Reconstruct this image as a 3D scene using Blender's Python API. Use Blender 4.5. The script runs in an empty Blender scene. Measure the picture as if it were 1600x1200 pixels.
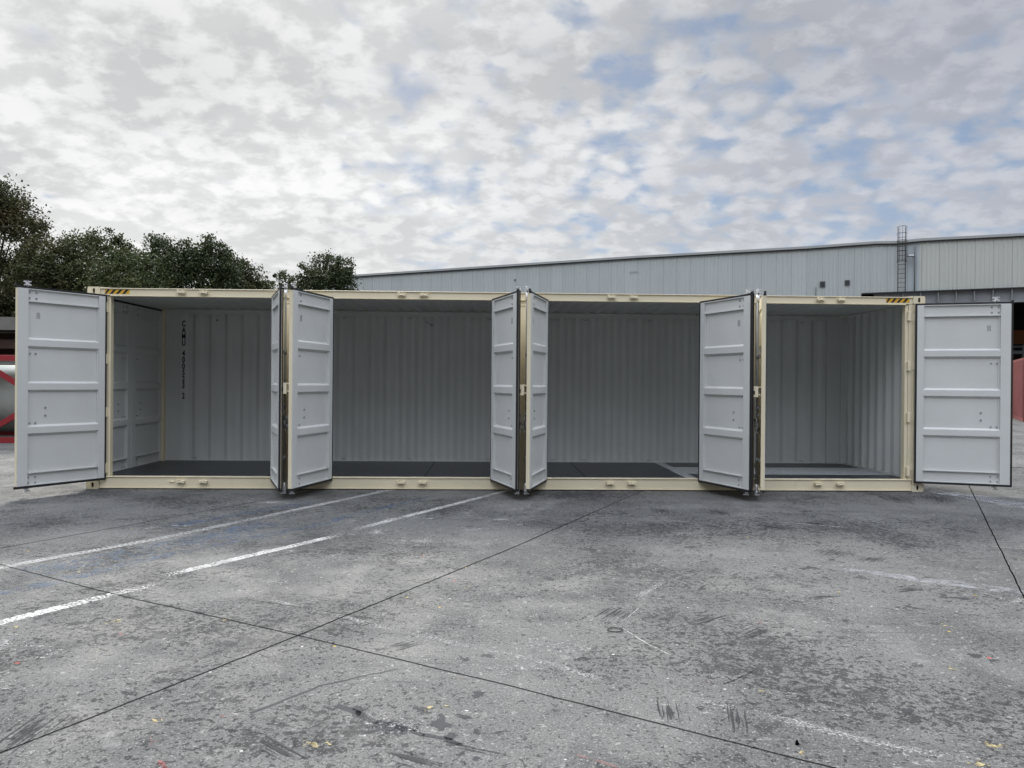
import bpy, bmesh, math, random
from mathutils import Vector, Matrix
import numpy as np
D2R = math.radians
SC = bpy.context.scene
# ------------------------------------------------------------------ camera
CAM = Vector((5.7605, -10.881, 1.5729))
yaw, pitch, roll, F = 2.994652e-02, -2.17975e-03, 7.9572e-03, 1168.865
fw = Vector((math.sin(yaw)*math.cos(pitch), math.cos(yaw)*math.cos(pitch), math.sin(pitch)))
r0 = Vector((math.cos(yaw), -math.sin(yaw), 0)); u0 = r0.cross(fw)
R_ = math.cos(roll)*r0 + math.sin(roll)*u0
U_ = -math.sin(roll)*r0 + math.cos(roll)*u0
cd = bpy.data.cameras.new("camera"); cam = bpy.data.objects.new("camera", cd)
SC.collection.objects.link(cam); SC.camera = cam
m = Matrix((R_, U_, -fw)).transposed().to_4x4(); m.translation = CAM
cam.matrix_world = m
cd.sensor_width = 36; cd.lens = F/1600*36; cd.clip_end = 3000; cd.clip_start = 0.05
# ------------------------------------------------------------------ sky, sun, exposure
SUN_EL, SUN_AZ = D2R(38), D2R(-14)        # azimuth from +Y towards +X
sun_dir = Vector((math.sin(SUN_AZ)*math.cos(SUN_EL), math.cos(SUN_AZ)*math.cos(SUN_EL), math.sin(SUN_EL)))
W = bpy.data.worlds.new("World"); SC.world = W; W.use_nodes = True
SC.view_settings.view_transform = 'Standard'; SC.view_settings.look = 'None'
SC.view_settings.exposure = 0.74; SC.view_settings.gamma = 1
def build_world():
    nt = W.node_tree; N = nt.nodes; L = nt.links; N.clear()
    def mth(op, a, b=None, c=None, clamp=False):
        n = N.new('ShaderNodeMath'); n.operation = op; n.use_clamp = clamp
        for i, v in enumerate((a, b, c)):
            if v is None: continue
            if isinstance(v, (int, float)): n.inputs[i].default_value = v
            else: L.new(v, n.inputs[i])
        return n.outputs[0]
    def mixc(f, a, b):
        n = N.new('ShaderNodeMix'); n.data_type = 'RGBA'
        if isinstance(f, (int, float)): n.inputs[0].default_value = f
        else: L.new(f, n.inputs[0])
        for i, v in ((6, a), (7, b)):
            if isinstance(v, tuple): n.inputs[i].default_value = (*v, 1)
            else: L.new(v, n.inputs[i])
        return n.outputs[2]
    def ss(x, a, b):
        n = N.new('ShaderNodeMapRange'); n.interpolation_type = 'SMOOTHSTEP'
        L.new(x, n.inputs[0]); n.inputs[1].default_value = a; n.inputs[2].default_value = b
        return n.outputs[0]
    tc = N.new('ShaderNodeTexCoord'); g = tc.outputs['Generated']
    sep = N.new('ShaderNodeSeparateXYZ'); L.new(g, sep.inputs[0])
    z = mth('MAXIMUM', sep.outputs[2], 0.0)
    den = mth('ADD', z, 0.30)
    px = mth('DIVIDE', sep.outputs[0], den); py = mth('DIVIDE', sep.outputs[1], den)
    cv = N.new('ShaderNodeCombineXYZ'); L.new(px, cv.inputs[0]); L.new(py, cv.inputs[1])
    def noise(scale, det, rough, off, dist=0.0, sx=1.0):
        mp = N.new('ShaderNodeMapping'); L.new(cv.outputs[0], mp.inputs[0])
        mp.inputs['Location'].default_value = (off, off*0.7, off*1.3)
        mp.inputs['Scale'].default_value = (sx, 1, 1)
        n = N.new('ShaderNodeTexNoise'); L.new(mp.outputs[0], n.inputs[0])
        n.inputs['Scale'].default_value = scale; n.inputs['Detail'].default_value = det
        n.inputs['Roughness'].default_value = rough; n.inputs['Distortion'].default_value = dist
        return n.outputs[0]
    def lobe(d, a, b):
        v = N.new('ShaderNodeVectorMath'); v.operation = 'DOT_PRODUCT'
        L.new(g, v.inputs[0]); v.inputs[1].default_value = Vector(d).normalized()
        return ss(v.outputs['Value'], a, b)
    big = noise(2.3, 3, 0.5, 3.1)
    puff = noise(8.5, 6, 0.55, 7.7, 0.25, .95)
    puff2 = noise(25.0, 5, 0.62, 1.3, 0.25, .9)
    wob = N.new('ShaderNodeTexNoise'); L.new(cv.outputs[0], wob.inputs[0]); wob.inputs['Scale'].default_value = 10.0; wob.inputs['Detail'].default_value = 4
    wv = N.new('ShaderNodeVectorMath'); wv.operation = 'MULTIPLY_ADD'; L.new(wob.outputs[1], wv.inputs[0]); wv.inputs[1].default_value = (.12, .12, 0); L.new(cv.outputs[0], wv.inputs[2])
    vo = N.new('ShaderNodeTexVoronoi'); vo.feature = 'SMOOTH_F1'; L.new(wv.outputs[0], vo.inputs[0]); vo.inputs['Scale'].default_value = 15.0; vo.inputs['Smoothness'].default_value = .6
    cell = mth('SUBTRACT', 0.95, vo.outputs['Distance'])
    sky = N.new('ShaderNodeTexSky'); sky.sky_type = 'NISHITA'; sky.sun_disc = False
    sky.sun_elevation = SUN_EL; sky.sun_rotation = SUN_AZ
    skc = N.new('ShaderNodeVectorMath'); skc.operation = 'SCALE'; L.new(sky.outputs[0], skc.inputs[0]); skc.inputs['Scale'].default_value = 1.0
    gz = mth('MAXIMUM', lobe(GAP1, 0.93, 0.995), mth('MULTIPLY', lobe(GAP2, 0.95, 0.998), .75))
    gz = mth('MAXIMUM', gz, mth('MULTIPLY', lobe(GAP3, 0.97, 0.999), .8))
    dens = mth('ADD', mth('ADD', mth('MULTIPLY', puff, 0.42), mth('MULTIPLY', puff2, 0.24)), mth('MULTIPLY', mth('SUBTRACT', cell, .45), 0.26))
    dens = mth('ADD', dens, .115)
    dens = mth('ADD', dens, mth('MULTIPLY', big, 0.17))
    dens = mth('SUBTRACT', dens, mth('MULTIPLY', gz, 0.140))
    cover = ss(dens, 0.255, 0.435)
    # cloud brightness: bright towards the veiled sun, greyer and bluer away from it
    sunl = N.new('ShaderNodeVectorMath'); sunl.operation = 'DOT_PRODUCT'
    L.new(g, sunl.inputs[0]); sunl.inputs[1].default_value = GLOW
    glow = ss(sunl.outputs['Value'], 0.50, 0.99)
    shade = ss(mth('ADD', mth('ADD', mth('MULTIPLY', puff, 0.50), mth('MULTIPLY', puff2, 0.40)), mth('MULTIPLY', cell, -.22)), 0.26, 0.44)
    shade2 = ss(big, 0.36, 0.66)
    base = mixc(glow, (5.2, 5.4, 5.95), (8.8, 8.85, 8.8))
    dark = mixc(glow, (3.75, 3.95, 4.55), (5.9, 6.0, 6.05))
    col = mixc(mth('ADD', mth('MULTIPLY', shade, 0.68), mth('MULTIPLY', shade2, 0.45), clamp=True), base, dark)
    haze = mth('SUBTRACT', 1.0, ss(sep.outputs[2], 0.0, 0.26))
    cloudc = mixc(mth('MULTIPLY', haze, 0.60), col, mixc(glow, (6.6, 6.8, 7.0), (7.8, 7.75, 7.55)))
    blue = mixc(0.75, skc.outputs[0], (2.6, 3.35, 4.65))
    vis = mixc(mth('MAXIMUM', cover, mth('MULTIPLY', haze, 0.8)), blue, cloudc)
    # unseen sky overhead, brightened to light yard and doors, most around the sun
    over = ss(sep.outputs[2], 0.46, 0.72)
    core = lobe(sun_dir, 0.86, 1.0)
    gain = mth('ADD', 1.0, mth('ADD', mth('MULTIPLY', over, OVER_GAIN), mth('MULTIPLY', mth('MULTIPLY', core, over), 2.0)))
    # unseen high sky behind the camera, brightened to light surfaces that face it
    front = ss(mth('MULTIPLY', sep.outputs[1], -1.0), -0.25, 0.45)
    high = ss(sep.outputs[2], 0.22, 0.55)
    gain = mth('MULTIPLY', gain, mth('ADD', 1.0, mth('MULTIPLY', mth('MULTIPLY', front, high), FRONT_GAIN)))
    # unseen low sky behind the camera, dimmed to darken the container interior; in view the cloud base greys towards the zenith
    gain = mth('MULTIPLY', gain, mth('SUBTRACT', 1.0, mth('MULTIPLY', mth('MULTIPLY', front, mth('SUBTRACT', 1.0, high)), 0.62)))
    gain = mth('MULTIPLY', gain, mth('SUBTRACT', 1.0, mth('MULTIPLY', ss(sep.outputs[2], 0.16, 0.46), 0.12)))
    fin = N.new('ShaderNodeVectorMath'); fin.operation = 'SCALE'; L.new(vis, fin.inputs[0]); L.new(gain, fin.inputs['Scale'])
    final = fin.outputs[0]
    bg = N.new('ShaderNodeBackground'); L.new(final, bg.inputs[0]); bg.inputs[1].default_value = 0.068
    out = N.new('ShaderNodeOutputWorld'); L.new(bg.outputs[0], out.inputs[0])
def pixdir(u, v):      # only used to note where in the sky the cloud breaks were
    d = fw + R_*((u-800)/F) - U_*((v-600)/F)
    return d.normalized()
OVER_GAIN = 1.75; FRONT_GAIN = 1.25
GAP1 = pixdir(1110, 230); GAP2 = pixdir(800, 260); GAP3 = pixdir(1560, 230); GLOW = pixdir(60, 60)
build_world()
sd = bpy.data.lights.new("sun", 'SUN'); sd.energy = 2.45; sd.angle = D2R(17); sd.color = (1, .96, .9)
sun = bpy.data.objects.new("sun", sd); SC.collection.objects.link(sun)
sun.rotation_euler = (-sun_dir).to_track_quat('-Z', 'Y').to_euler()
sun.location = (0, 0, 30)

# ------------------------------------------------------------------ helpers
COL = SC.collection
def link(o, parent=None):
    COL.objects.link(o)
    if parent is not None: o.parent = parent
    return o
def tag(o, label=None, cat=None, group=None, kind=None):
    if label: o['label'] = label
    if cat: o['category'] = cat
    if group: o['group'] = group
    if kind: o['kind'] = kind
    return o
def empty(name, loc=(0, 0, 0), rz=0):
    o = bpy.data.objects.new(name, None); COL.objects.link(o); o.location = loc; o.rotation_euler = (0, 0, rz)
    o.empty_display_size = 0.2
    return o
class MB:
    def __init__(s): s.v = []; s.f = []; s.m = []; s.sm = []; s.cuts = []; s.fall = {}
    def nxt(s): s.cuts.append((len(s.v), len(s.f)))
    def poly(s, pts, faces, mi=0, smooth=False):
        b = len(s.v); s.v += [tuple(p) for p in pts]
        for f in faces: s.f.append([b+i for i in f]); s.m.append(mi); s.sm.append(smooth)
    def box(s, x0, x1, y0, y1, z0, z1, mi=0):
        if x0 > x1: x0, x1 = x1, x0
        if y0 > y1: y0, y1 = y1, y0
        if z0 > z1: z0, z1 = z1, z0
        p = [(x0,y0,z0),(x1,y0,z0),(x1,y1,z0),(x0,y1,z0),(x0,y0,z1),(x1,y0,z1),(x1,y1,z1),(x0,y1,z1)]
        s.poly(p, [(3,2,1,0),(4,5,6,7),(0,1,5,4),(1,2,6,5),(2,3,7,6),(3,0,4,7)], mi)
    def cyl(s, a, b, r, n=10, mi=0, r2=None, caps=True):
        a = Vector(a); b = Vector(b); r2 = r if r2 is None else r2
        d = (b-a).normalized(); t = Vector((0,0,1)) if abs(d.z) < .9 else Vector((1,0,0))
        p = d.cross(t).normalized(); q = d.cross(p)
        P = []
        for c, rr in ((a, r), (b, r2)):
            for i in range(n):
                an = 2*math.pi*i/n; P.append(c + p*math.cos(an)*rr + q*math.sin(an)*rr)
        F_ = [(i, i+n, (i+1) % n+n, (i+1) % n) for i in range(n)]
        b0 = len(s.v); s.v += [tuple(x) for x in P]
        for f in F_: s.f.append([b0+i for i in f]); s.m.append(mi); s.sm.append(True)
        if caps:
            s.f.append([b0+i for i in range(n)]); s.m.append(mi); s.sm.append(False)
            s.f.append([b0+n+i for i in reversed(range(n))]); s.m.append(mi); s.sm.append(False)
    def tube(s, pts, r, n=8, mi=0):
        for a, b in zip(pts[:-1], pts[1:]): s.cyl(a, b, r, n, mi)
    def beam(s, a, b, w, h, mi=0, up=(0,0,1)):
        a = Vector(a); b = Vector(b); d = (b-a).normalized(); u = Vector(up)
        p = d.cross(u).normalized(); q = p.cross(d)
        P = [c + p*i*w/2 + q*j*h/2 for c in (a, b) for i, j in ((-1,-1),(1,-1),(1,1),(-1,1))]
        s.poly(P, [(0,1,2,3),(7,6,5,4),(0,4,5,1),(1,5,6,2),(2,6,7,3),(3,7,4,0)], mi)
    def prism(s, prof, axis, a, b, mi=0, smooth=False):   # prof: list of 2D points, closed; extruded along axis a..b
        def P(u, v, t):
            return (t, u, v) if axis == 'x' else ((u, t, v) if axis == 'y' else (u, v, t))
        n = len(prof)
        pts = [P(u, v, a) for u, v in prof] + [P(u, v, b) for u, v in prof]
        s.poly(pts, [(i, (i+1) % n, (i+1) % n+n, i+n) for i in range(n)], mi, smooth)
        s.poly(pts, [tuple(range(n))[::-1], tuple(range(n, 2*n))], mi)
    def build(s, name, mats, parent=None, bevel=0.0, xf=None, recalc=True):
        me = bpy.data.meshes.new(name)
        v = s.v if xf is None else [tuple(xf @ Vector(p)) for p in s.v]
        me.from_pydata(v, [], s.f)
        if not isinstance(mats, (list, tuple)): mats = [mats]
        for mt in mats: me.materials.append(mt)
        me.polygons.foreach_set('material_index', s.m); me.polygons.foreach_set('use_smooth', s.sm)
        me.update()
        if recalc:
            bm = bmesh.new(); bm.from_mesh(me); bmesh.ops.recalc_face_normals(bm, faces=bm.faces); bm.to_mesh(me); bm.free()
        o = bpy.data.objects.new(name, me); link(o, parent)
        if bevel:
            b = o.modifiers.new('bevel', 'BEVEL'); b.width = bevel; b.segments = 2; b.limit_method = 'ANGLE'; b.angle_limit = D2R(40)
        return o
def each(mb, name, mats, parent=None, bevel=0.0):
    """build every piece marked off with nxt() as an object of its own"""
    c = mb.cuts + [(len(mb.v), len(mb.f))]; out = []
    for (v0, f0), (v1, f1) in zip(c[:-1], c[1:]):
        b = MB(); b.v = mb.v[v0:v1]; b.f = [[i-v0 for i in f] for f in mb.f[f0:f1]]; b.m = mb.m[f0:f1]; b.sm = mb.sm[f0:f1]
        if b.f: out.append(b.build(name, mats, parent, bevel))
    return out
# ------------------------------------------------------------------ materials
class MT:
    def __init__(s, name, color=(.5,.5,.5), rough=.6, metal=0.0, spec=0.5):
        s.m = bpy.data.materials.new(name); s.m.use_nodes = True; s.nt = s.m.node_tree; s.N = s.nt.nodes; s.L = s.nt.links
        s.b = s.N['Principled BSDF']; s.b.inputs['Base Color'].default_value = (*color, 1)
        s.b.inputs['Roughness'].default_value = rough; s.b.inputs['Metallic'].default_value = metal
        s.b.inputs['Specular IOR Level'].default_value = spec
        s.tc = s.N.new('ShaderNodeTexCoord'); s.color = color
    def out(s): return s.m
    def math(s, op, a, b=None, clamp=False):
        n = s.N.new('ShaderNodeMath'); n.operation = op; n.use_clamp = clamp
        for i, v in enumerate((a, b)):
            if v is None: continue
            if isinstance(v, (int, float)): n.inputs[i].default_value = v
            else: s.L.new(v, n.inputs[i])
        return n.outputs[0]
    def noise(s, scale, det=4, rough=.5, sc=(1,1,1), loc=(0,0,0), rot=(0,0,0), dist=0, coord='Object'):
        mp = s.N.new('ShaderNodeMapping'); s.L.new(s.tc.outputs[coord], mp.inputs[0])
        mp.inputs['Scale'].default_value = sc; mp.inputs['Location'].default_value = loc; mp.inputs['Rotation'].default_value = rot
        n = s.N.new('ShaderNodeTexNoise'); s.L.new(mp.outputs[0], n.inputs[0])
        n.inputs['Scale'].default_value = scale; n.inputs['Detail'].default_value = det
        n.inputs['Roughness'].default_value = rough; n.inputs['Distortion'].default_value = dist
        return n.outputs[0]
    def voro(s, scale, sc=(1,1,1), loc=(0,0,0), rnd=1.0, out='Distance'):
        mp = s.N.new('ShaderNodeMapping'); s.L.new(s.tc.outputs['Object'], mp.inputs[0])
        mp.inputs['Scale'].default_value = sc; mp.inputs['Location'].default_value = loc
        n = s.N.new('ShaderNodeTexVoronoi'); s.L.new(mp.outputs[0], n.inputs[0])
        n.inputs['Scale'].default_value = scale; n.inputs['Randomness'].default_value = rnd
        return n.outputs['Distance'], n.outputs['Color']
    def step(s, x, a, b, lo=0.0, hi=1.0):
        n = s.N.new('ShaderNodeMapRange'); n.interpolation_type = 'SMOOTHSTEP'; s.L.new(x, n.inputs[0])
        n.inputs[1].default_value = a; n.inputs[2].default_value = b; n.inputs[3].default_value = lo; n.inputs[4].default_value = hi
        return n.outputs[0]
    def mix(s, f, a, b, mode='MIX'):
        n = s.N.new('ShaderNodeMix'); n.data_type = 'RGBA'; n.blend_type = mode
        if isinstance(f, (int, float)): n.inputs[0].default_value = f
        else: s.L.new(f, n.inputs[0])
        for i, v in ((6, a), (7, b)):
            if isinstance(v, tuple): n.inputs[i].default_value = (*v, 1)
            else: s.L.new(v, n.inputs[i])
        return n.outputs[2]
    def setc(s, c): s.L.new(c, s.b.inputs['Base Color']); s.col = c; return s
    def setr(s, r): s.L.new(r, s.b.inputs['Roughness']); return s
    def bump(s, h, dist=0.01, st=1.0):
        n = s.N.new('ShaderNodeBump'); s.L.new(h, n.inputs['Height']); n.inputs['Distance'].default_value = dist; n.inputs['Strength'].default_value = st
        s.L.new(n.outputs[0], s.b.inputs['Normal']); return s
    def alpha(s, a): s.L.new(a, s.b.inputs['Alpha']); return s

def painted(name, col, rough=.5, var=.06, dirt=(.25,.22,.18), dirtamt=.25, wave=0.0015):
    t = MT(name, col, rough)
    n1 = t.noise(1.3, 4, .6); n2 = t.noise(9, 5, .65, sc=(1, 1, .25)); n3 = t.noise(60, 2, .5)
    c = t.mix(t.step(n1, .3, .7), tuple(x*(1-var) for x in col), tuple(min(1, x*(1+var)) for x in col))
    c = t.mix(t.math('MULTIPLY', t.step(n2, .60, .80), dirtamt), c, dirt)
    t.setc(c); t.setr(t.step(n3, .3, .7, rough-.06, rough+.08))
    t.bump(t.noise(3.0, 3, .5), wave, .6)
    return t.out()
M = {}
M['grey'] = painted('grey_paint', (.575, .59, .568), .42, .035, (.34,.35,.34), .16, .004)
M['cream'] = painted('cream_paint', (.70, .63, .45), .45, .04, (.42,.36,.24), .25, .002)
M['black_rubber'] = MT('black_rubber', (.012, .012, .013), .55).out()
M['galv'] = MT('galvanised_steel', (.72, .73, .74), .42, .45).out()
M['rod'] = MT('dull_zinc', (.26, .27, .26), .5, .4).out()
M['dark'] = MT('dark_hole', (.01, .01, .01), .8).out()
M['floorpaint'] = painted('dark_floor_paint', (.014, .017, .022), .34, .12, (.035,.035,.035), .3, .0012)
M['yellow'] = MT('hazard_yellow', (.62, .36, .03), .4).out()
M['hblack'] = MT('hazard_black', (.012, .012, .012), .4).out()
M['text'] = MT('black_lettering', (.006, .007, .008), .5).out()
M['under'] = MT('underside_black', (.02, .02, .02), .8).out()
M['bolt'] = MT('painted_bolt', (.23, .25, .26), .5).out()

# ------------------------------------------------------------------ ground
def ground_material():
    t = MT('worn_concrete', (.25, .25, .25), .9, 0, .25)
    big = t.noise(.16, 5, .6); mid = t.noise(.9, 7, .65, loc=(3,1,0), dist=.4); fin = t.noise(14, 8, .72); vf = t.noise(90, 4, .7)
    c = t.mix(t.step(big, .33, .67), (.165, .167, .164), (.215, .216, .209))
    c = t.mix(t.step(mid, .35, .70), (.150, .152, .153), c)
    c = t.mix(t.math('MULTIPLY', t.step(mid, .50, .74), .2), c, (.27, .27, .255))
    c = t.mix(t.math('MULTIPLY', t.step(fin, .40, .62), .22), c, (.125, .127, .129))
    c = t.mix(t.step(vf, .30, .75, .0, .45), c, (.28, .28, .265))
    # far slab is paler and dustier
    # tyre-dirtied broad smears
    smear = t.noise(1.5, 6, .7, sc=(.35, 1.6, 1), rot=(0, 0, .45), loc=(9,2,0))
    c = t.mix(t.math('MULTIPLY', t.step(smear, .55, .74), .42), c, (.080, .082, .086))
    smear2 = t.noise(1.3, 6, .7, sc=(1.8, .3, 1), rot=(0, 0, .3), loc=(1,7,0))
    c = t.mix(t.math('MULTIPLY', t.step(smear2, .58, .76), .35), c, (.09, .092, .094))
    # pitted dark flecks in clusters, several sizes
    clus = t.noise(.7, 4, .6, loc=(5,5,0))
    def flecks(scale, thr, soft, amt, col, sc=(1,1,1), loc=(0,0,0), bias=.16, det=5, rot=0):
        nonlocal c
        n = t.noise(scale, det, .62, sc=sc, loc=loc, rot=(0,0,rot), dist=.3)
        n = t.math('ADD', n, t.math('MULTIPLY', t.math('SUBTRACT', clus, .5), bias))
        f = t.step(n, thr, thr+soft)
        c = t.mix(t.math('MULTIPLY', f, amt), c, col)
        return f
    worn_ = t.noise(.55, 8, .68, loc=(31,12,0), dist=.8)
    c = t.mix(t.math('MULTIPLY', t.step(worn_, .50, .60), .55), c, (.092, .094, .096))
    worn2 = t.noise(1.9, 9, .70, loc=(3,42,0), dist=.6)
    c = t.mix(t.math('MULTIPLY', t.step(worn2, .54, .62), .50), c, (.088, .090, .094))
    c = t.mix(t.math('MULTIPLY', t.step(worn2, .33, .44, 1.0, 0.0), .15), c, (.30, .30, .285))
    def streak(rot, sc, scale, thr, soft, amt, col, loc):
        nonlocal c
        n = t.noise(scale, 6, .62, sc=sc, rot=(0, 0, rot), loc=loc); msk = t.step(t.noise(.9, 4, .6, loc=loc), .48, .60)
        c = t.mix(t.math('MULTIPLY', t.math('MULTIPLY', t.step(n, thr, thr+soft), msk), amt), c, col)
    streak(.75, (.9, 16, 1), 1.6, .60, .04, .55, (.055, .057, .060), (1, 2, 0))
    streak(-.35, (.8, 14, 1), 1.8, .61, .04, .50, (.058, .060, .063), (6, 3, 0))
    streak(.1, (1.0, 20, 1), 1.5, .62, .04, .40, (.38, .38, .37), (9, 13, 0))
    f1 = flecks(12, .602, .02, .85, (.036, .038, .041), rot=.5, bias=.52, det=6)
    f2 = flecks(28, .570, .015, .92, (.034, .036, .039), loc=(4,4,0), bias=.42)
    f3 = flecks(4.6, .622, .015, .75, (.050, .052, .056), loc=(8,1,0), det=10, rot=-.4, bias=.34)
    f5 = flecks(2.2, .650, .02, .60, (.066, .068, .072), loc=(18,11,0), det=9, rot=.9, bias=.34)
    f4 = flecks(62, .555, .04, .80, (.055, .055, .055), loc=(2,9,0), bias=.2)
    f6 = flecks(110, .56, .06, .60, (.05, .05, .05), loc=(22,19,0), bias=.1)
    flecks(80, .575, .05, .60, (.42, .42, .40), loc=(12,29,0), bias=-.1)
    flecks(23, .63, .03, .60, (.46, .46, .44), loc=(12,9,0), bias=-.12)
    flecks(6, .625, .10, .40, (.42, .42, .41), loc=(2,19,0), bias=-.1, det=9)
    # tiny paint specks
    for sc_, thr, keep, col, lc in ((11, .085, .93, (.72,.72,.69), (0,0,0)), (6, .06, .90, (.75,.75,.72), (3,3,0)), (7, .09, .955, (.60,.44,.10), (5,1,0)), (6, .085, .965, (.50,.10,.08), (7,4,0)), (9, .10, .93, (.05,.05,.055), (1,6,0))):
        d, cc = t.voro(sc_, loc=lc)
        sp = t.N.new('ShaderNodeSeparateColor'); t.L.new(cc, sp.inputs[0])
        dd = t.math('ADD', d, t.math('MULTIPLY', t.math('SUBTRACT', t.noise(40, 3, .6, loc=lc), .5), .14))
        f = t.math('MULTIPLY', t.math('SUBTRACT', 1.0, t.step(dd, thr*.8, thr)), t.math('GREATER_THAN', sp.outputs[0], keep))
        c = t.mix(t.math('MULTIPLY', f, .85), c, col)
    c = t.mix(1.0, c, (.68, .68, .67), 'MULTIPLY')
    t.setc(c)
    t.setr(t.step(t.noise(2.2, 5, .6), .3, .7, .68, .95))
    h = t.math('ADD', t.math('MULTIPLY', fin, .5), t.math('MULTIPLY', vf, .3))
    h = t.math('SUBTRACT', h, t.math('MULTIPLY', f1, .25))
    t.bump(h, .004, .7)
    return t.out()
M['ground'] = ground_material()
g = MB(); g.poly([(-400,-60,0),(400,-60,0),(400,600,0),(-400,600,0)], [(0,1,2,3)])
ground = g.build('ground', M['ground']); tag(ground, kind='structure')

def worn(name, col, thr=.5, soft=.08, scale=22, rough=.8, amt=1.0, fall=0.0, sc=(1,1,1)):
    """paint or dirt lying on the concrete: cover breaks up with a fine noise, and fades towards the patch's rim by 'fall'"""
    t = MT(name, col, rough, 0, .3)
    n = t.noise(scale, 8, .72, sc=sc, dist=.3); n2 = t.noise(2.5, 4, .6)
    n = t.math('ADD', n, t.math('MULTIPLY', t.math('SUBTRACT', n2, .5), .30))
    if fall:
        at = t.N.new('ShaderNodeAttribute'); at.attribute_name = 'cover'
        n = t.math('ADD', n, t.math('MULTIPLY', t.math('SUBTRACT', at.outputs['Fac'], 1.0), fall))
    a = t.math('MULTIPLY', t.step(n, thr, thr+soft), amt)
    t.setc(t.mix(t.step(t.noise(8, 5, .6), .3, .7), tuple(x*.82 for x in col), tuple(min(.9, x*1.08) for x in col)))
    t.alpha(a); return t.out()
M['line_white'] = worn('worn_white_line_paint', (.52, .52, .50), .45, .06, 46, fall=.12)
M['line_faded'] = worn('faded_white_line_paint', (.42, .42, .41), .42, .12, 38, amt=.8, fall=.15)
M['line_blue'] = worn('faded_blue_paint', (.10, .14, .20), .42, .22, 9, amt=.6, fall=.25)
M['spray'] = worn('white_overspray', (.50, .50, .49), .50, .10, 60, amt=.6, fall=.15)
M['haze_white'] = worn('smeared_white_paint', (.42, .43, .46), .36, .35, 7, amt=.6, fall=.35)
M['joint'] = MT('joint_filler', (.006, .006, .006), 1.0, 0, 0).out()
M['stain'] = worn('dark_stain', (.045, .047, .051), .30, .05, 14, amt=.85, fall=.5)
M['sp_yellow'] = worn('yellow_paint_drip', (.44, .37, .19), .37, .08, 30, amt=.8, fall=.4)
M['sp_red'] = worn('red_paint_drip', (.32, .12, .11), .39, .08, 30, amt=.7, fall=.4)
M['sp_white'] = worn('white_paint_splash', (.55, .55, .53), .47, .05, 70, amt=.8, fall=.2)
M['sp_pink'] = worn('faint_red_stain', (.28, .16, .15), .40, .2, 16, amt=.45, fall=.4)

def strip(pts, w0, w1, z, rng, jit=.004, step_=.25):
    P = [Vector((x, y)) for x, y in pts]; Q = []
    for a, b in zip(P[:-1], P[1:]):
        n = max(1, int((b-a).length/step_))
        for i in range(n): Q.append(a + (b-a)*i/n)
    Q.append(P[-1]); vs = []; n = len(Q); cv = []
    for i, p in enumerate(Q):
        d = (Q[min(i+1, n-1)] - Q[max(i-1, 0)]).normalized(); q = Vector((-d.y, d.x)); w = w0+(w1-w0)*i/(n-1)
        o = rng.uniform(-jit, jit)
        for k in (.5, .38, -.38, -.5):
            vs.append((p.x+q.x*(w*k+o), p.y+q.y*(w*k+o), z)); cv.append(0.0 if abs(k) == .5 or i in (0, n-1) else 1.0)
    return vs, [(4*i+k, 4*i+k+1, 4*i+k+5, 4*i+k+4) for i in range(n-1) for k in range(3)], cv
rng = random.Random(5)
def mark(name, polys, mat, label=None):
    b = MB()
    cov = []
    for pp in polys: b.poly(pp[0], pp[1]); cov += pp[2] if len(pp) > 2 else [1.0]*len(pp[0])
    o = b.build(name, mat, recalc=False)
    at = o.data.attributes.new('cover', 'FLOAT', 'POINT'); at.data.foreach_set('value', cov); tag(o, label, None, None, 'structure'); return o
Z1, Z2, Z3, Z4, Z5, Z6 = .0004, .0008, .0013, .0018, .0023, .0028
A_ = [(-14.2,-26.8),(1.71,-4.55),(2.5,-3.40),(3.11,-2.28),(4.23,-.16),(9.0,7.6),(14,15.5)]
mark('painted_line', [strip([(.6,-6.1)]+A_[1:], .13, .12, Z4, rng, .006)], M['line_faded'])
mark('painted_line', [strip([(1.0,-8.9),(2.62,-5.98),(3.22,-5.03)], .14, .12, Z4, rng, .006), strip([(3.13,-4.86),(3.6,-4.15),(4.27,-3.17)], .12, .12, Z4, rng, .005), strip([(4.33,-2.93),(5.3,-1.28),(6.02,-.05),(6.6,.9)], .12, .11, Z4, rng, .005)], M['line_white'])
mark('painted_line', [strip([(1.2,-7.1),(2.2,-5.32),(2.51,-4.77),(2.91,-4.03),(3.76,-2.83),(5.02,-.56)], .24, .20, Z3, rng, .04), strip([(1.9,-4.9),(2.6,-4.0),(3.5,-2.4)], .5, .5, Z2, rng, .06), strip([(2.2,-3.0),(3.6,-.9)], .25, .3, Z2, rng, .06)], M['line_blue'])
mark('expansion_joint', [strip([(-6,-.4),(-1.5,-2.62),(1.64,-4.44),(3.01,-5.32),(4.59,-6.23),(5.89,-7.02),(7.19,-7.86),(9.2,-9.2)], .0065, .0065, Z6, rng, .003, .12)], M['joint'])
mark('expansion_joint', [strip([(3.0,-8.85),(3.72,-7.69),(4.1,-7.06),(4.59,-6.23),(5.99,-3.78),(7.74,-.5),(9.5,2.8)], .0065, .012, Z6, rng, .003, .12)], M['joint'])
mark('expansion_joint', [strip([(19.5,11.3),(13.29,.62),(9.74,-5.45),(8.9,-6.9),(8.0,-8.5)], .013, .010, Z6, rng, .003, .12)], M['joint'])
mark('expansion_joint', [strip([(-1.5,-8.6),(1.25,-3.83),(1.85,-2.78),(3.4,0.1)], .010, .010, Z6, rng, .003, .12)], M['joint'])
mark('expansion_joint', [strip([(12.6,5.35),(16.1,3.27),(22,-.1)], .03, .03, Z6, rng, .003, .2)], M['joint'])
mark('painted_line', [strip([(8.55,-4.40),(9.28,-4.91),(9.84,-5.31),(10.6,-5.8)], .14, .30, Z3, rng, .03)], M['haze_white'])
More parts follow.
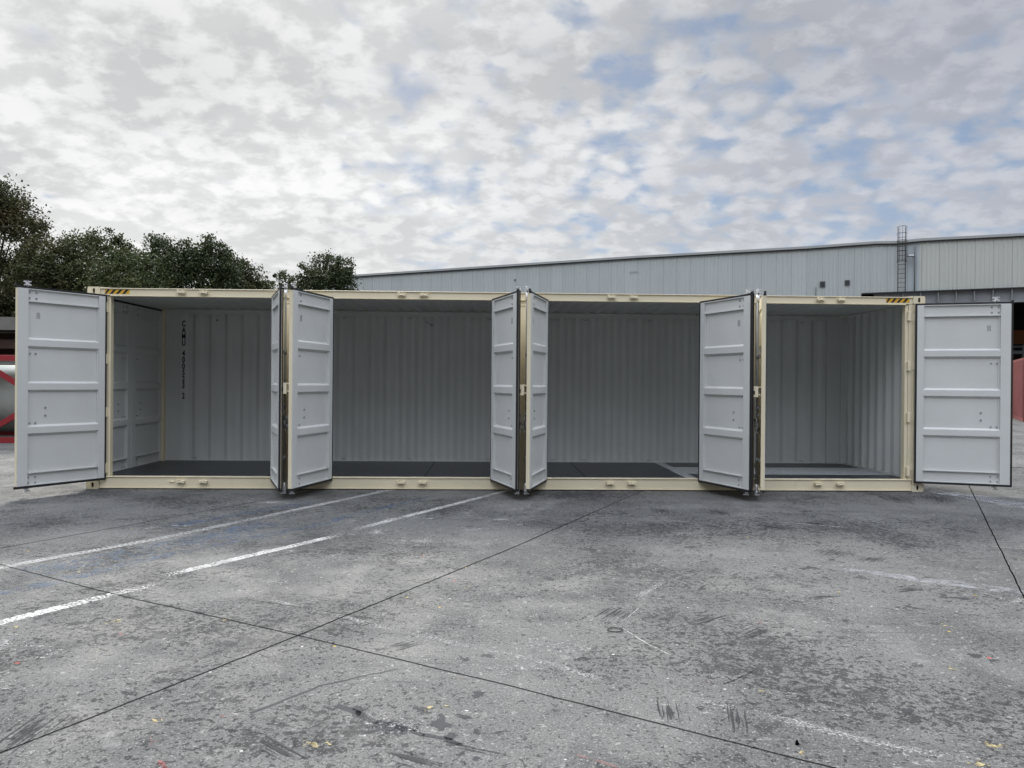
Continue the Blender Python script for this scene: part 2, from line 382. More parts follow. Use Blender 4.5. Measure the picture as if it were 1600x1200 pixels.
mark('painted_line', [strip([(12.3,.3),(12.9,-1.2),(13.0,-2.0),(12.4,-2.9)], .5, .7, Z3, rng, .05)], M['haze_white'])
mark('overspray_line', [strip([(4.05,-5.38),(4.62,-5.74),(5.1,-6.08),(5.9,-6.59),(6.54,-7.02)], .05, .07, Z4, rng, .02), strip([(6.54,-7.02),(7.1,-7.35),(7.42,-7.62),(7.95,-7.88)], .06, .08, Z4, rng, .02), strip([(7.59,-4.6),(7.16,-5.01),(6.89,-5.36),(6.71,-5.67)], .02, .10, Z4, rng, .02), strip([(7.6,-4.6),(8.1,-4.7),(8.3,-4.9)], .02, .02, Z4, rng, .01)], M['spray'])
mark('scratch', [strip([(6.62,-6.08),(6.71,-6.36),(6.83,-6.60)], .006, .006, Z5, rng, .003, .05), strip([(6.62,-6.02),(6.83,-5.66)], .004, .004, Z5, rng, .003, .05), strip([(8.98,-2.36),(9.8,-2.8)], .02, .025, Z5, rng, .006), strip([(10.5,-3.6),(11.6,-4.1)], .012, .012, Z5, rng, .006)], M['line_white'])
mark('crack', [strip([(4.02,-5.45),(4.5,-5.68),(5.0,-5.9)], .003, .003, Z5, rng, .004, .08), strip([(7.0,-7.0),(7.22,-6.83)], .004, .003, Z5, rng, .004, .05)], M['joint'])
def blob(x, y, r, z, rng, asp=1.0, rot=0, jag=.35, n=22):
    r *= 1.5
    ph = [rng.uniform(0, 6.28) for _ in range(5)]; am = [rng.uniform(.3, 1)*jag/(k+1)**.7 for k in range(5)]
    P = []
    for i in range(n):
        a = 2*math.pi*i/n; rr = r*(1+sum(am[k]*math.sin((k+2)*a+ph[k]) for k in range(5))+rng.uniform(-.08,.08))
        u, v = rr*math.cos(a)*asp, rr*math.sin(a)
        P.append((x+u*math.cos(rot)-v*math.sin(rot), y+u*math.sin(rot)+v*math.cos(rot), z))
    return [(x, y, z)]+P, [(0, i+1, (i+1) % n+1) for i in range(n)], [1.0]+[0.0]*n
dk = [(8.5,-4.55,.12),(3.45,-5.63,.07),(5.27,-7.49,.10),(5.55,-7.43,.13),(5.19,-5.97,.045),(5.72,-7.11,.08),(5.15,-7.29,.09),(8.78,-5.68,.10),(9.25,-5.45,.09),(8.02,-5.53,.08),(5.59,-7.56,.10),(7.52,-6.55,.05),(6.95,-6.92,.05),(8.14,-5.96,.07),(6.26,-4.91,.12),(7.71,-3.74,.10),(8.24,-7.14,.06),(7.8,-7.32,.07),(6.11,-6.78,.04),(4.95,-4.6,.06),(4.8,-5.3,.05),(6.0,-5.4,.06),(5.63,-6.63,.06),(8.85,-4.25,.07),(9.3,-6.4,.09),(8.6,-6.6,.09),(7.4,-5.2,.06),(6.4,-5.9,.05),(6.9,-4.3,.07),(9.9,-3.6,.10),(10.8,-2.8,.12),(3.5,-4.0,.05),(6.8,-2.4,.12),(7.4,-1.9,.14),(9.7,-1.7,.15),(4.3,-7.2,.05)]
pl = []
for x, y, r in dk:
    pl.append(blob(x, y, r*.62, Z2, rng, rng.uniform(1, 1.7), rng.uniform(-1, 1), .45))
    for k in range(9):
        a = rng.uniform(0, 6.28); d = r*rng.uniform(.7, 2.2)
        pl.append(blob(x+d*math.cos(a)*1.4, y+d*math.sin(a), r*rng.uniform(.06, .28), Z2, rng, rng.uniform(1, 2), rng.uniform(-1, 1), .4, 12))
pl.append(strip([(4.62,-7.35),(4.9,-7.0),(5.3,-6.75)], .03, .012, Z2, rng, .008, .06)); pl.append(strip([(5.0,-7.2),(5.3,-7.45),(5.7,-7.65)], .05, .03, Z2, rng, .012, .06));
mark('dark_stains', pl, M['stain'])
# bundles of parallel tyre / fork scuff strokes:  x, y, direction, length, bundle width, strokes
def scuff_material():
    t = MT('tyre_rubber_scuff', (.030, .031, .034), .8, 0, .3)
    oi = t.N.new('ShaderNodeObjectInfo')
    mp = t.N.new('ShaderNodeMapping'); t.L.new(t.tc.outputs['Object'], mp.inputs[0]); mp.inputs['Scale'].default_value = (1.8, 75, 1)
    cb = t.N.new('ShaderNodeCombineXYZ'); t.L.new(t.math('MULTIPLY', oi.outputs['Random'], 37.0), cb.inputs[0]); t.L.new(t.math('MULTIPLY', oi.outputs['Random'], 91.0), cb.inputs[1]); t.L.new(cb.outputs[0], mp.inputs['Location'])
    n = t.N.new('ShaderNodeTexNoise'); t.L.new(mp.outputs[0], n.inputs[0]); n.inputs['Scale'].default_value = 1.0; n.inputs['Detail'].default_value = 5; n.inputs['Roughness'].default_value = .6
    at = t.N.new('ShaderNodeAttribute'); at.attribute_name = 'cover'
    v = t.math('ADD', n.outputs[0], t.math('MULTIPLY', t.math('SUBTRACT', at.outputs['Fac'], 1.0), .24))
    v = t.math('ADD', v, t.math('MULTIPLY', t.math('SUBTRACT', t.noise(50, 4, .6), .5), .16))
    t.alpha(t.math('MULTIPLY', t.step(v, .455, .52), .85)); return t.out()
M['scuff'] = scuff_material()
for x, y, ang, ln, wd in ((7.44,-6.19,40,.54,.17),(7.22,-5.93,37,.50,.13),(6.63,-7.33,-99,.34,.18),(6.93,-7.41,-106,.36,.14),(6.61,-5.79,58,.46,.24),(9.22,-4.21,47,.50,.34),(8.99,-3.97,48,.55,.40),(5.26,-6.41,43,.34,.14),(8.87,-2.74,37,.55,.6),(9.47,-2.53,16,.5,.4),(3.71,-7.49,88,.5,.4),(12.02,-.62,66,1.2,.6),(11.4,-.7,80,1.2,.5),(5.44,-7.75,-30,.5,.12),(5.68,-7.67,-26,.6,.08),(4.87,-7.66,138,.5,.14),(8.24,-5.40,12,.42,.12),(3.0,-7.2,60,.6,.4),(7.9,-1.7,85,.7,.4),(8.6,-1.8,85,.7,.4),(9.0,-5.2,20,.5,.16),(5.0,-6.0,30,.4,.1)):
    b = MB(); n = 24; P = [(0, 0, 0)]+[(ln*.62*math.cos(2*math.pi*k/n)*rng.uniform(.9, 1.1), wd*.75*math.sin(2*math.pi*k/n)*rng.uniform(.9, 1.1), 0) for k in range(n)]
    b.poly(P, [(0, k+1, (k+1) % n+1) for k in range(n)])
    o = b.build('tyre_scuff', M['scuff'], recalc=False); o.location = (x, y, Z5); o.rotation_euler = (0, 0, math.radians(ang)); tag(o, kind='structure')
    at = o.data.attributes.new('cover', 'FLOAT', 'POINT'); at.data.foreach_set('value', [1.12]+[0.0]*n)
def splat(lst, mat, name, r0_, n_extra, spread, seed):
    rg = random.Random(seed); pl = []
    for x, y in lst:
        r = r0_*rg.uniform(.6, 1.3)
        pl.append(blob(x, y, r, Z5, rg, rg.uniform(1, 2), rg.uniform(-1.5, 1.5), .5))
        for k in range(n_extra):
            a = rg.uniform(0, 6.28); d = spread*rg.random()
            pl.append(blob(x+d*math.cos(a), y+d*math.sin(a)*.7, r*rg.uniform(.12, .5), Z5, rg, rg.uniform(1, 2), rg.uniform(-1, 1), .4, 12))
    mark(name, pl, mat)
splat([(2.78,-6.06),(3.34,-5.94),(3.5,-6.47),(4.23,-7.39),(5.6,-5.13),(5.84,-5.04),(8.75,-6.07),(8.33,-6.8),(7.1,-7.73),(7.81,-7.83),(5.48,-7.27),(5.17,-5.42),(3.22,-4.43),(7.17,-7.09),(5.0,-7.62),(4.05,-5.92),(7.98,-7.68)], M['sp_yellow'], 'yellow_paint_drips', .026, 5, .10, 3)
splat([(4.31,-7.59),(4.52,-7.35),(4.44,-7.79),(7.44,-2.65),(7.56,-5.99),(6.91,-6.96)], M['sp_red'], 'red_paint_drips', .028, 5, .10, 4)
mark('red_streak', [strip([(6.10,-7.70),(6.22,-7.79),(6.42,-7.92)], .02, .03, Z5, rng, .008, .06)], M['sp_pink'])
splat([(6.75,-3.8),(4.56,-6.67),(5.1,-6.7),(4.45,-4.38),(5.11,-6.01),(5.6,-6.9),(4.9,-4.0)], M['sp_pink'], 'faint_red_stains', .05, 5, .2, 5)
splat([(5.35,-7.43),(5.28,-7.40),(5.42,-7.50),(5.33,-7.52),(3.12,-6.41),(3.28,-6.51),(5.9,-6.78),(5.8,-6.76),(6.17,-6.43),(6.05,-6.40),(2.87,-6.3),(9.63,-5.53),(4.1,-5.0),(6.24,-6.49),(3.3,-7.0)], M['sp_white'], 'white_paint_splashes', .06, 8, .14, 6)
splat([(5.92,-2.32),(4.23,-2.46),(4.61,-3.06),(2.21,-2.85),(5.5,-1.9),(6.3,-1.5),(4.9,-2.2),(2.9,-1.15),(12.56,-1.22),(13.4,-1.5),(5.6,-2.9),(5.1,-3.5),(3.7,-3.9)], M['sp_white'], 'white_paint_splashes', .10, 5, .35, 9)
# a small rubber ring lying on the concrete
b = MB(); n = 20
P = [(6.57+.048*math.cos(2*math.pi*i/n), -6.15+.040*math.sin(2*math.pi*i/n), .006) for i in range(n+1)]
b.tube(P, .003, 6); tag(b.build('rubber_ring', M['black_rubber']), 'thin black rubber ring lying on the grey concrete yard', 'ring')
b = MB(); v, f, _ = blob(7.11, -7.66, .012, .004, rng, 1, 0, .3, 10)
b.cyl((7.115,-7.655,.001), (7.115,-7.655,.020), .008, 7, r2=.004); b.cyl((7.122,-7.648,.001), (7.118,-7.650,.012), .007, 6, r2=.003)
tag(b.build('pebble', M['joint']), 'tiny black pebble lying beside a yellow paint drip', 'pebble')

# ------------------------------------------------------------------ the shipping container
Lc, Wc, Hc = 12.192, 2.438, 2.896
CT = empty('shipping_container'); tag(CT, 'long cream shipping container with light grey side doors standing wide open along its length', 'container')
ZB, ZT = .165, 2.755
RIBS = (.900, 1.475, 2.052)           # heights of the pressed ribs on the leaves
def corr_profile(x0, x1, base, depth, sgn=1, pitch=.278):
    """points (x, y) of one face of a corrugated sheet"""
    out = [(x0, base)]; x = x0
    seg = ((.070, 0), (.070, 1), (.068, 1), (.070, 0))
    while x < x1-1e-6:
        for ln, lv in seg:
            x = min(x+ln*pitch/.278, x1); out.append((x, base+sgn*depth*lv))
            if x >= x1-1e-6: break
    return out
def leaf_mesh(Wd, s):
    """one door leaf; hinge at x=0, runs to s*Wd; outer skin at y=0, inner face towards +y"""
    b = MB(); X = lambda x: s*x; G, C = 0, 1
    # outer cream skin with pressed recesses, inner grey skin behind it
    prof_o = [(.0, ZB), (.0, ZT)]
    def rib_profile(y0, dy):
        P = [(y0, ZB+.01)]
        for zc in RIBS: P += [(y0, zc-.085), (y0+dy, zc-.050), (y0+dy, zc+.035), (y0, zc+.062)]
        P.append((y0, ZT-.01)); return P
    pi = rib_profile(.016, .034); po = rib_profile(.010, .030)
    x0, x1 = .07, Wd-.10
    n = len(pi)
    for P, mi in ((pi, G), (po, C)):
        pts = [(X(x0), y, z) for y, z in P]+[(X(x1), y, z) for y, z in P]
        b.poly(pts, [(i, i+1, i+1+n, i+n) for i in range(n-1)], mi)
    # hinge side and free side hollow sections (grey inside, cream skin outside)
    for a, c in ((0.0, .088), (Wd-.125, Wd)):
        b.box(X(a), X(c), .004, .052, ZB, ZT, G)
        b.box(X(a), X(c), -.002, .003, ZB, ZT, C)
    b.box(X(Wd), X(Wd+.006), -.002, .046, ZB+.002, ZT-.002, C)
    # small filler strips that give the vertical shading line beside the panels
    b.box(X(.088), X(.103), .012, .034, ZB+.18, ZT-.17, G)
    b.box(X(Wd-.150), X(Wd-.125), .012, .024, ZB+.18, ZT-.17, G)
    # top and bottom channels: web, lip and outer flange
    a, c = .0885, Wd-.1255
    b.box(X(a), X(c), .019, .026, ZT-.165, ZT-.01, G); b.box(X(a), X(c), .026, .051, ZT-.171, ZT-.159, G); b.box(X(a), X(c), .019, .051, ZT-.010, ZT, G)
    b.box(X(a), X(c), .017, .022, ZB+.010, ZB+.165, G); b.box(X(a), X(c), .016, .053, ZB+.160, ZB+.171, G); b.box(X(a), X(c), .017, .051, ZB, ZB+.010, G)
    b.box(X(a), X(c), -.002, .003, ZT-.15, ZT, C); b.box(X(a), X(c), -.002, .003, ZB, ZB+.15, C)
    return b
def bolt_mesh(Wd, s):
    b = MB(); X = lambda x: s*x
    def bolt(x, z, y=.020, r=.011):
        b.nxt()
        b.cyl((X(x), y, z), (X(x), y+.008, z), r, 8)
    for z in (ZT-.045, ZT-.125): bolt(Wd-.15, z, .026, .012); bolt(Wd-.235, z, .026, .013)
    for z in (ZB+.035, ZB+.105): bolt(Wd-.15, z, .022, .010); bolt(Wd-.235, z, .022, .011)
    for z in (1.952-.05, .985): bolt(Wd-.160, z, .024, .011); bolt(Wd-.235, z, .016, .012)
    bolt(Wd-.36, 1.08, .016, .014); bolt(Wd-.36, 1.185, .016, .014)
    return b
def vent_mesh(Wd, s):
    b = MB(); X = lambda x: s*x
    for i in range(4):
        for j in range(3):
            x = Wd-.265+(j-1)*.017; z = 2.435-i*.021+(.010 if j % 2 else 0)
            b.cyl((X(x), .0165, z), (X(x), .0185, z), .0058, 6)
    return b
def gasket_mesh(Wd, s, free):
    b = MB(); X = lambda x: s*x; g_ = .026
    b.box(X(-.024), X(Wd+.008), .020, .050, ZT, ZT+g_); b.box(X(-.024), X(Wd+.03), .018, .050, ZB-g_-.006, ZB)
    b.box(X(-.024), X(0), .020, .053, ZB, ZT)
    if free:
        b.box(X(Wd+.0062), X(Wd+.030), .026, .050, ZB-.03, ZT+g_+.004)
        b.box(X(Wd+.0062), X(Wd+.024), .000, .012, ZB-.03, ZT+g_+.004)
    # little flap at the top outer corner
    b.poly([(X(Wd-.02), .02, ZT+g_), (X(Wd+.03), .02, ZT+g_+.03), (X(Wd+.035), .02, ZT+g_-.005), (X(Wd-.02), .05, ZT+g_), (X(Wd+.03), .05, ZT+g_+.03), (X(Wd+.035), .05, ZT+g_-.005)], [(0,1,2), (5,4,3), (0,3,4,1), (1,4,5,2), (2,5,3,0)])
    return b
def rod_mesh(Wd, s):
    b = MB(); x = s*(Wd-.16); y = -.046
    b.cyl((x, y, ZB-.07), (x, y, ZT+.085), .0155, 10)
    for z in (.55, 1.25, 1.95): b.cyl((x, y, z-.03), (x, y, z+.03), .020, 10); b.box(x-.05, x+.05, -.030, -.004, z-.022, z+.022)
    return b
def cam_mesh(Wd, s):
    b = MB(); x = s*(Wd-.16); y = -.046
    for z in (ZT+.075, ZB-.065):        # forked cams on both ends
        b.nxt(); b.cyl((x, y, z-.012), (x, y, z+.012), .021, 10)
        for dz in (-.02, .026):
            b.box(x-.042, x+.042, y-.010, y+.014, z+dz-.005, z+dz+.005)
            b.box(x-.012, x+.012, y-.024, y+.045, z+dz-.005, z+dz+.004)
        b.beam((x-.045, y, z-.018), (x+.045, y, z+.024), .012, .012)
        k = -.10 if z > 1 else .07
        b.cyl((x, y, z+k-.05), (x, y, z+k+.05), .021, 10)
    return b
def handle_mesh(Wd, s):
    b = MB(); X = lambda x: s*x; z = 1.0; y = -.068
    b.cyl((X(Wd-.16), -.046, z-.05), (X(Wd-.16), -.046, z+.05), .028, 10)
    pts = [(X(Wd-.16), y, z), (X(Wd-.22), y-.016, z+.05), (X(Wd-.34), y-.018, z+.07), (X(Wd-.58), y-.012, z+.05)]
    b.tube(pts, .011, 8)
    b.box(X(Wd-.52), X(Wd-.60), -.075, -.004, z+.02, z+.09)
    pts = [(X(Wd-.08), -.02, z-.10), (X(Wd-.075), -.055, z-.07), (X(Wd-.08), -.062, z), (X(Wd-.085), -.055, z+.12), (X(Wd-.09), -.015, z+.18)]
    b.tube(pts, .008, 8)
    return b
def lockbox_mesh(Wd, s):
    b = MB(); X = lambda x: s*x
    b.box(X(Wd-.085), X(Wd+.004), -.125, -.040, 1.400, 1.545)
    b.box(X(Wd-.080), X(Wd-.012), -.040, -.002, 1.525, 1.540); b.box(X(Wd-.080), X(Wd-.012), -.040, -.002, 1.425, 1.440)
    return b
def hinge_mesh(s):
    b = MB(); X = lambda x: s*x
    for z in (.36, 1.10, 1.86, 2.58):
        b.nxt()
        b.cyl((X(-.010), -.012, z-.055), (X(-.010), -.012, z+.055), .015, 10)
        b.box(X(-.002), X(.07), -.012, -.003, z-.045, z+.045)
        b.box(X(-.07), X(-.012), -.010, .004, z-.05, z+.05)
    return b
doors = [(.225,1.15,122.9,1,0),(2.665,1.10,111.1,-1,1),(3.445,1.10,105.5,1,0),(5.835,1.05,107.7,-1,1),(6.555,1.05,106.7,1,0),(8.885,1.08,110.5,-1,1),(9.70,1.08,107.4,1,0),(12.065,1.20,161.5,-1,1)]
for i, (px, Wd, deg, s, free) in enumerate(doors):
    o = leaf_mesh(Wd, s).build('door', [M['grey'], M['cream']], CT)
    o.location = (px, 0, 0); o.rotation_euler = (0, 0, -s*math.radians(deg))
    gasket_mesh(Wd, s, free).build('gasket', M['black_rubber'], o)
    rod_mesh(Wd, s).build('lock_rod', M['rod'], o)
    each(cam_mesh(Wd, s), 'cam', M['galv'], o)
    handle_mesh(Wd, s).build('handle', M['rod'], o)
    each(bolt_mesh(Wd, s), 'bolt', M['bolt'], o)
    vent_mesh(Wd, s).build('vent', M['dark'], o)
    each(hinge_mesh(s), 'hinge', M['cream'], o)
    if not free and i > 0:
        lockbox_mesh(Wd, s).build('lock_box', M['cream'], o, .003)
        kb = MB(); kb.box(s*(Wd+.0045), s*(Wd+.0055), -.112, -.082, 1.435, 1.485); kb.build('keyhole', M['dark'], o)
# end doors (closed) at the left end, seen from inside
for (y, s, fr) in ((.085, -1, True), (2.353, 1, False)):
    o = leaf_mesh(1.128, s).build('end_door', [M['grey'], M['cream']], CT)
    o.location = (.010, y, 0); o.rotation_euler = (0, 0, -math.pi/2)
    gk = MB(); X = (lambda x: s*x)
    gk.box(X(-.02), X(1.13), .022, .056, ZT, ZT+.03); gk.box(X(-.02), X(1.13), .022, .056, ZB-.012, ZB); gk.box(X(-.022), X(0), .022, .056, ZB, ZT)
    gk.build('gasket', M['black_rubber'], o)
    each(bolt_mesh(1.128, s), 'bolt', M['bolt'], o)
    rd = MB()
    for xx in (.28, .86):
        rd.nxt()
        rd.cyl((X(xx), -.046, .06), (X(xx), -.046, 2.84), .0165, 10)
        for z in (.3, .8, 1.4, 2.0, 2.6): rd.box(X(xx-.05), X(xx+.05), -.05, -.004, z-.02, z+.02)
    each(rd, 'lock_rod', M['galv'], o)
# frame -------------------------------------------------------------
def casting(x0, y0, z0, sx, sy, top):
    """corner casting with holes; sx, sy = outward signs"""
    b = MB(); w, d, h = .178, .162, .118
    b2 = bmesh.new()
    xa, xb = (x0, x0+w) if sx < 0 else (x0-w, x0)
    ya, yb = (y0, y0+d) if sy < 0 else (y0-d, y0)
    # six faces, each a ring round its hole, built as plate with oval opening
    def plate(c, ux, uy, nrm, hw, hh, ow, oh):
        n = 24; c = Vector(c); ux = Vector(ux); uy = Vector(uy); nr = Vector(nrm)
        outer, inner, deep = [], [], []
        for i in range(n):
            a = 2*math.pi*(i+.5)/n; ca, sa = math.cos(a), math.sin(a)
            k = 1/max(abs(ca)/hw, abs(sa)/hh)
            outer.append(c+ux*ca*k+uy*sa*k)
            ky = (abs(ca)**3+abs(sa)**3)**(-1/3)
            p = c+ux*ca*ow*ky+uy*sa*oh*ky; inner.append(p); deep.append(p-nr*.018)
        P = outer+inner+deep
        Fc = [(i, (i+1) % n, (i+1) % n+n, i+n) for i in range(n)]+[(i+n, (i+1) % n+n, (i+1) % n+2*n, i+2*n) for i in range(n)]
        b.poly(P, Fc, 0)
        b.poly(deep, [tuple(range(n))], 1)
        # the four outer corner triangles between sampled outline and true corners
        cs = [c+ux*hw*i+uy*hh*j for i, j in ((1,1),(-1,1),(-1,-1),(1,-1))]
        for q, cc in enumerate(cs):
            i0 = (n//4*q + n//8) % n
            b.poly([outer[i0-1], cc, outer[i0]], [(0,1,2)], 0)
    cx, cy, cz = (xa+xb)/2, (ya+yb)/2, z0+h/2
    yo = ya if sy < 0 else yb; xo = xa if sx < 0 else xb
    plate((cx, yo, cz), (1,0,0), (0,0,1), (0,sy,0), w/2, h/2, .018, .036)
    plate((xo, cy, cz), (0,1,0), (0,0,1), (sx,0,0), d/2, h/2, .018, .036)
    zo = z0+h if top else z0
    plate((cx, cy, zo), (1,0,0), (0,1,0), (0,0,1 if top else -1), w/2, d/2, .030, .055)
    # closed remaining sides
    zi = z0 if top else z0+h; xi = xb if sx < 0 else xa; yi = yb if sy < 0 else ya
    b.poly([(xa,ya,zi),(xb,ya,zi),(xb,yb,zi),(xa,yb,zi)], [(0,1,2,3)], 0)
    b.poly([(xi,ya,z0),(xi,yb,z0),(xi,yb,z0+h),(xi,ya,z0+h)], [(0,1,2,3)], 0)
    b.poly([(xa,yi,z0),(xb,yi,z0),(xb,yi,z0+h),(xa,yi,z0+h)], [(0,1,2,3)], 0)
    bmx = b.build('corner_casting', [M['cream'], M['dark']], CT, 0, recalc=False)
    me = bmx.data; bm = bmesh.new(); bm.from_mesh(me); bmesh.ops.remove_doubles(bm, verts=bm.verts, dist=1e-4); bmesh.ops.recalc_face_normals(bm, faces=bm.faces); bm.to_mesh(me); bm.free()
    bv = bmx.modifiers.new('bevel', 'BEVEL'); bv.width = .012; bv.segments = 3; bv.limit_method = 'ANGLE'; bv.angle_limit = D2R(60)
for x0, sx in ((0, -1), (Lc, 1)):
    for y0, sy in ((0, -1), (Wc, 1)):
        casting(x0, y0, 0, sx, sy, False); casting(x0, y0, Hc-.118, sx, sy, True)
def part(name, boxes, mat, bevel=0.0, parent=CT):
    b = MB()
    for q in boxes: b.box(*q)
    return b.build(name, mat, parent, bevel)
# front corner posts: outer angle plus the inner return that forms the jamb
part('corner_post', [(.012, .17, .010, .150, .118, 2.778), (.17, .245, .006, .020, .16, 2.775), (.245, .318, .030, .115, .176, 2.762)], M['cream'], .004)
part('corner_post', [(Lc-.17, Lc-.012, .010, .150, .118, 2.778), (Lc-.235, Lc-.17, .018, .030, .16, 2.775), (Lc-.282, Lc-.235, .030, .115, .176, 2.762)], M['cream'], .004)
part('corner_post', [(.012, .108, Wc-.15, Wc-.01, .118, 2.778)], M['cream'], .004)
part('corner_post', [(Lc-.165, Lc-.012, Wc-.15, Wc-.01, .118, 2.778)], M['grey'], .004)
part('corner_filler', [(.108, .330, Wc-.070, Wc-.050, .165, 2.79), (.245, .252, Wc-.078, Wc-.0702, .165, 2.75), (.108, .15, Wc-.078, Wc-.0702, .165, 2.75)], M['grey'])
part('corner_filler', [(Lc-.40, Lc-.165, Wc-.110, Wc-.050, .165, 2.79), (Lc-.30, Lc-.20, Wc-.114, Wc-.1101, 1.31, 1.32), (Lc-.33, Lc-.20, Wc-.114, Wc-.1101, .27, .278)], M['grey'])
# rails
part('top_rail', [(.178, Lc-.178, .012, .075, 2.775, 2.868), (.178, Lc-.178, -.004, .11, 2.868, 2.880), (.32, Lc-.284, .000, .074, 2.764, 2.7745)], M['cream'], .003)
part('bottom_rail', [(.178, Lc-.178, .012, .060, .030, .168), (.178, Lc-.178, -.002, .10, .012, .0295), (.178, Lc-.178, -.002, .11, .1685, .180)], M['cream'], .003)
part('top_rail', [(.178, Lc-.178, Wc-.07, Wc-.012, 2.78, 2.875)], M['cream'], .003)
part('bottom_rail', [(.178, Lc-.178, Wc-.045, Wc-.002, .014, .17)], M['cream'], .003)
part('end_sill', [(.0, .06, .165, Wc-.165, .01, .150)], M['cream'], .003)
part('end_sill', [(Lc-.06, Lc, .165, Wc-.165, .01, .165)], M['cream'], .003)
part('end_header', [(.0, .10, .165, Wc-.165, ZT+.032, 2.87)], M['grey'], .003)
part('end_header', [(Lc-.099, Lc, .165, Wc-.165, 2.782, 2.87)], M['grey'], .003)
part('end_threshold', [(.062, .10, .165, Wc-.165, .151, .162)], M['galv'])
# wide fixed posts between the bays
for x0, x1 in ((2.70, 3.41), (5.87, 6.52), (8.92, 9.665)):
    b = MB(); b.box(x0, x1, .030, .075, .1805, 2.762)
    b.box(x0+.0, x0+.06, .018, .0295, .182, 2.76); b.box(x1-.06, x1, .018, .0295, .182, 2.76)
    b.box(x0+.05, x1-.05, .020, .0295, 2.69, 2.70)
    b.build('intermediate_post', M['cream'], CT, .003)
    b = MB(); b.box(x0+.03, x1-.03, .0755, .095, .181, 2.76); b.build('post_backing', M['grey'], CT)
# roof, corrugated across
pr = corr_profile(.10, Lc-.10, 2.800, .022, 1, .209)
b = MB(); n = len(pr)
b.poly([(x, .07, z) for x, z in pr]+[(x, Wc-.06, z) for x, z in pr], [(i, i+1, i+1+n, i+n) for i in range(n-1)], 0)
b.poly([(x, .07, z+.012) for x, z in pr]+[(x, Wc-.06, z+.012) for x, z in pr], [(i, i+1, i+1+n, i+n) for i in range(n-1)], 1)
b.box(.06, Lc-.06, .076, .10, 2.77, 2.799, 0); b.box(.10, Lc-.08, Wc-.12, Wc-.071, 2.755, 2.799, 0)
b.build('roof', [M['grey'], M['cream']], CT)
# back wall, corrugated
pr = corr_profile(.33, Lc-.40, Wc-.052, .046, 1)
b = MB(); n = len(pr)
b.poly([(x, y, .165) for x, y in pr]+[(x, y, 2.80) for x, y in pr], [(i, i+1, i+1+n, i+n) for i in range(n-1)], 0)
pr2 = [(x, y+.003) for x, y in pr]
b.poly([(x, y, .165) for x, y in pr2]+[(x, y, 2.80) for x, y in pr2], [(i, i+1, i+1+n, i+n) for i in range(n-1)], 1)
b.box(.331, Lc-.401, Wc-.075, Wc-.053, .1640, .182, 0); b.box(.331, Lc-.401, Wc-.072, Wc-.053, 2.725, 2.754, 0)
b.build('back_wall', [M['grey'], M['cream']], CT)
# right end wall, corrugated
pr = corr_profile(.15, Wc-.16, Lc-.095, .045, 1, .25)
b = MB(); n = len(pr)
b.poly([(x, y, .165) for y, x in pr]+[(x, y, 2.78) for y, x in pr], [(i, i+1, i+1+n, i+n) for i in range(n-1)], 0)
b.poly([(x+.003, y, .165) for y, x in pr]+[(x+.003, y, 2.78) for y, x in pr], [(i, i+1, i+1+n, i+n) for i in range(n-1)], 1)
b.box(Lc-.125, Lc-.096, .165, Wc-.112, .150, .190, 0)
b.build('end_wall', [M['grey'], M['cream']], CT)
# floor
b = MB(); b.box(.065, Lc-.065, .062, Wc-.048, .135, .163)
for i in range(4): pass
b.build('floor', M['floorpaint'], CT)
b = MB(); b.box(.35, Lc-.35, .10, Wc-.05, .06, .134); b.build('underside', M['under'], CT)
M['plate'] = painted('grey_floor_band', (.37, .39, .40), .30, .05, (.2,.2,.2), .3, .001)
part('floor_band', [(8.70, 8.86, .13, Wc-.075, .1635, .1675)], M['plate']); part('floor_band', [(8.861, Lc-.128, .70, 1.64, .1635, .1675)], M['plate'])  # two thin bands of paler grey on the dark floor
# seam lines across the dark floor
b = MB()
for x in (2.5, 4.8, 7.2): b.nxt(); b.box(x, x+.012, .13, Wc-.075, .1635, .1645)
each(b, 'floor_seam', M['dark'], CT)
for xa, k in ((.178, 1), (Lc-.178, -1)):       # sloping gussets that lead from the castings down to the roof edge
    b = MB(); b.prism([(xa, 2.8805), (xa, 2.894), (xa+.02*k, 2.894), (xa+.17*k, 2.8805)], 'y', .002, .10)
    b.build('gusset', M['cream'], CT, .002)
# keeper brackets on the rails
def bracket(x, z, flip):
    b = MB(); k = -1 if flip else 1
    b.box(x-.062, x+.062, .004, .0115, z-.024, z+.024)
    b.box(x-.055, x-.028, -.040, .0035, z-.018, z+.026+.006*k); b.box(x+.026, x+.055, -.036, .0035, z-.020, z+.020)
    b.cyl((x-.055, -.024, z-.004), (x+.055, -.024, z-.004), .013, 8)
    b.cyl((x+.012*k, -.034, z+.010), (x+.012*k, .003, z+.012), .019, 8)
    o = b.build('rail_bracket', M['cream'], CT, .004)
for i, x in enumerate((1.33, 1.65, 4.48, 4.80, 7.53, 7.86, 10.62, 10.93)): bracket(x, 2.828, i % 2)
for i, x in enumerate((1.34, 1.66, 4.49, 4.80, 7.53, 7.85, 10.61, 10.94)): bracket(x, .108, i % 2)
b = MB(); b.box(1.17, 1.24, -.004, .011, .100, .116); b.build('rail_stop', M['cream'], CT, .003)
# hinge lugs on the jambs
for x in (.262, Lc-.236):
    for z in (.30, 1.10, 1.86, 2.60):
        part('hinge_lug', [(x-.022, x+.022, -.014, .029, z-.07, z+.07)], M['cream'], .004)
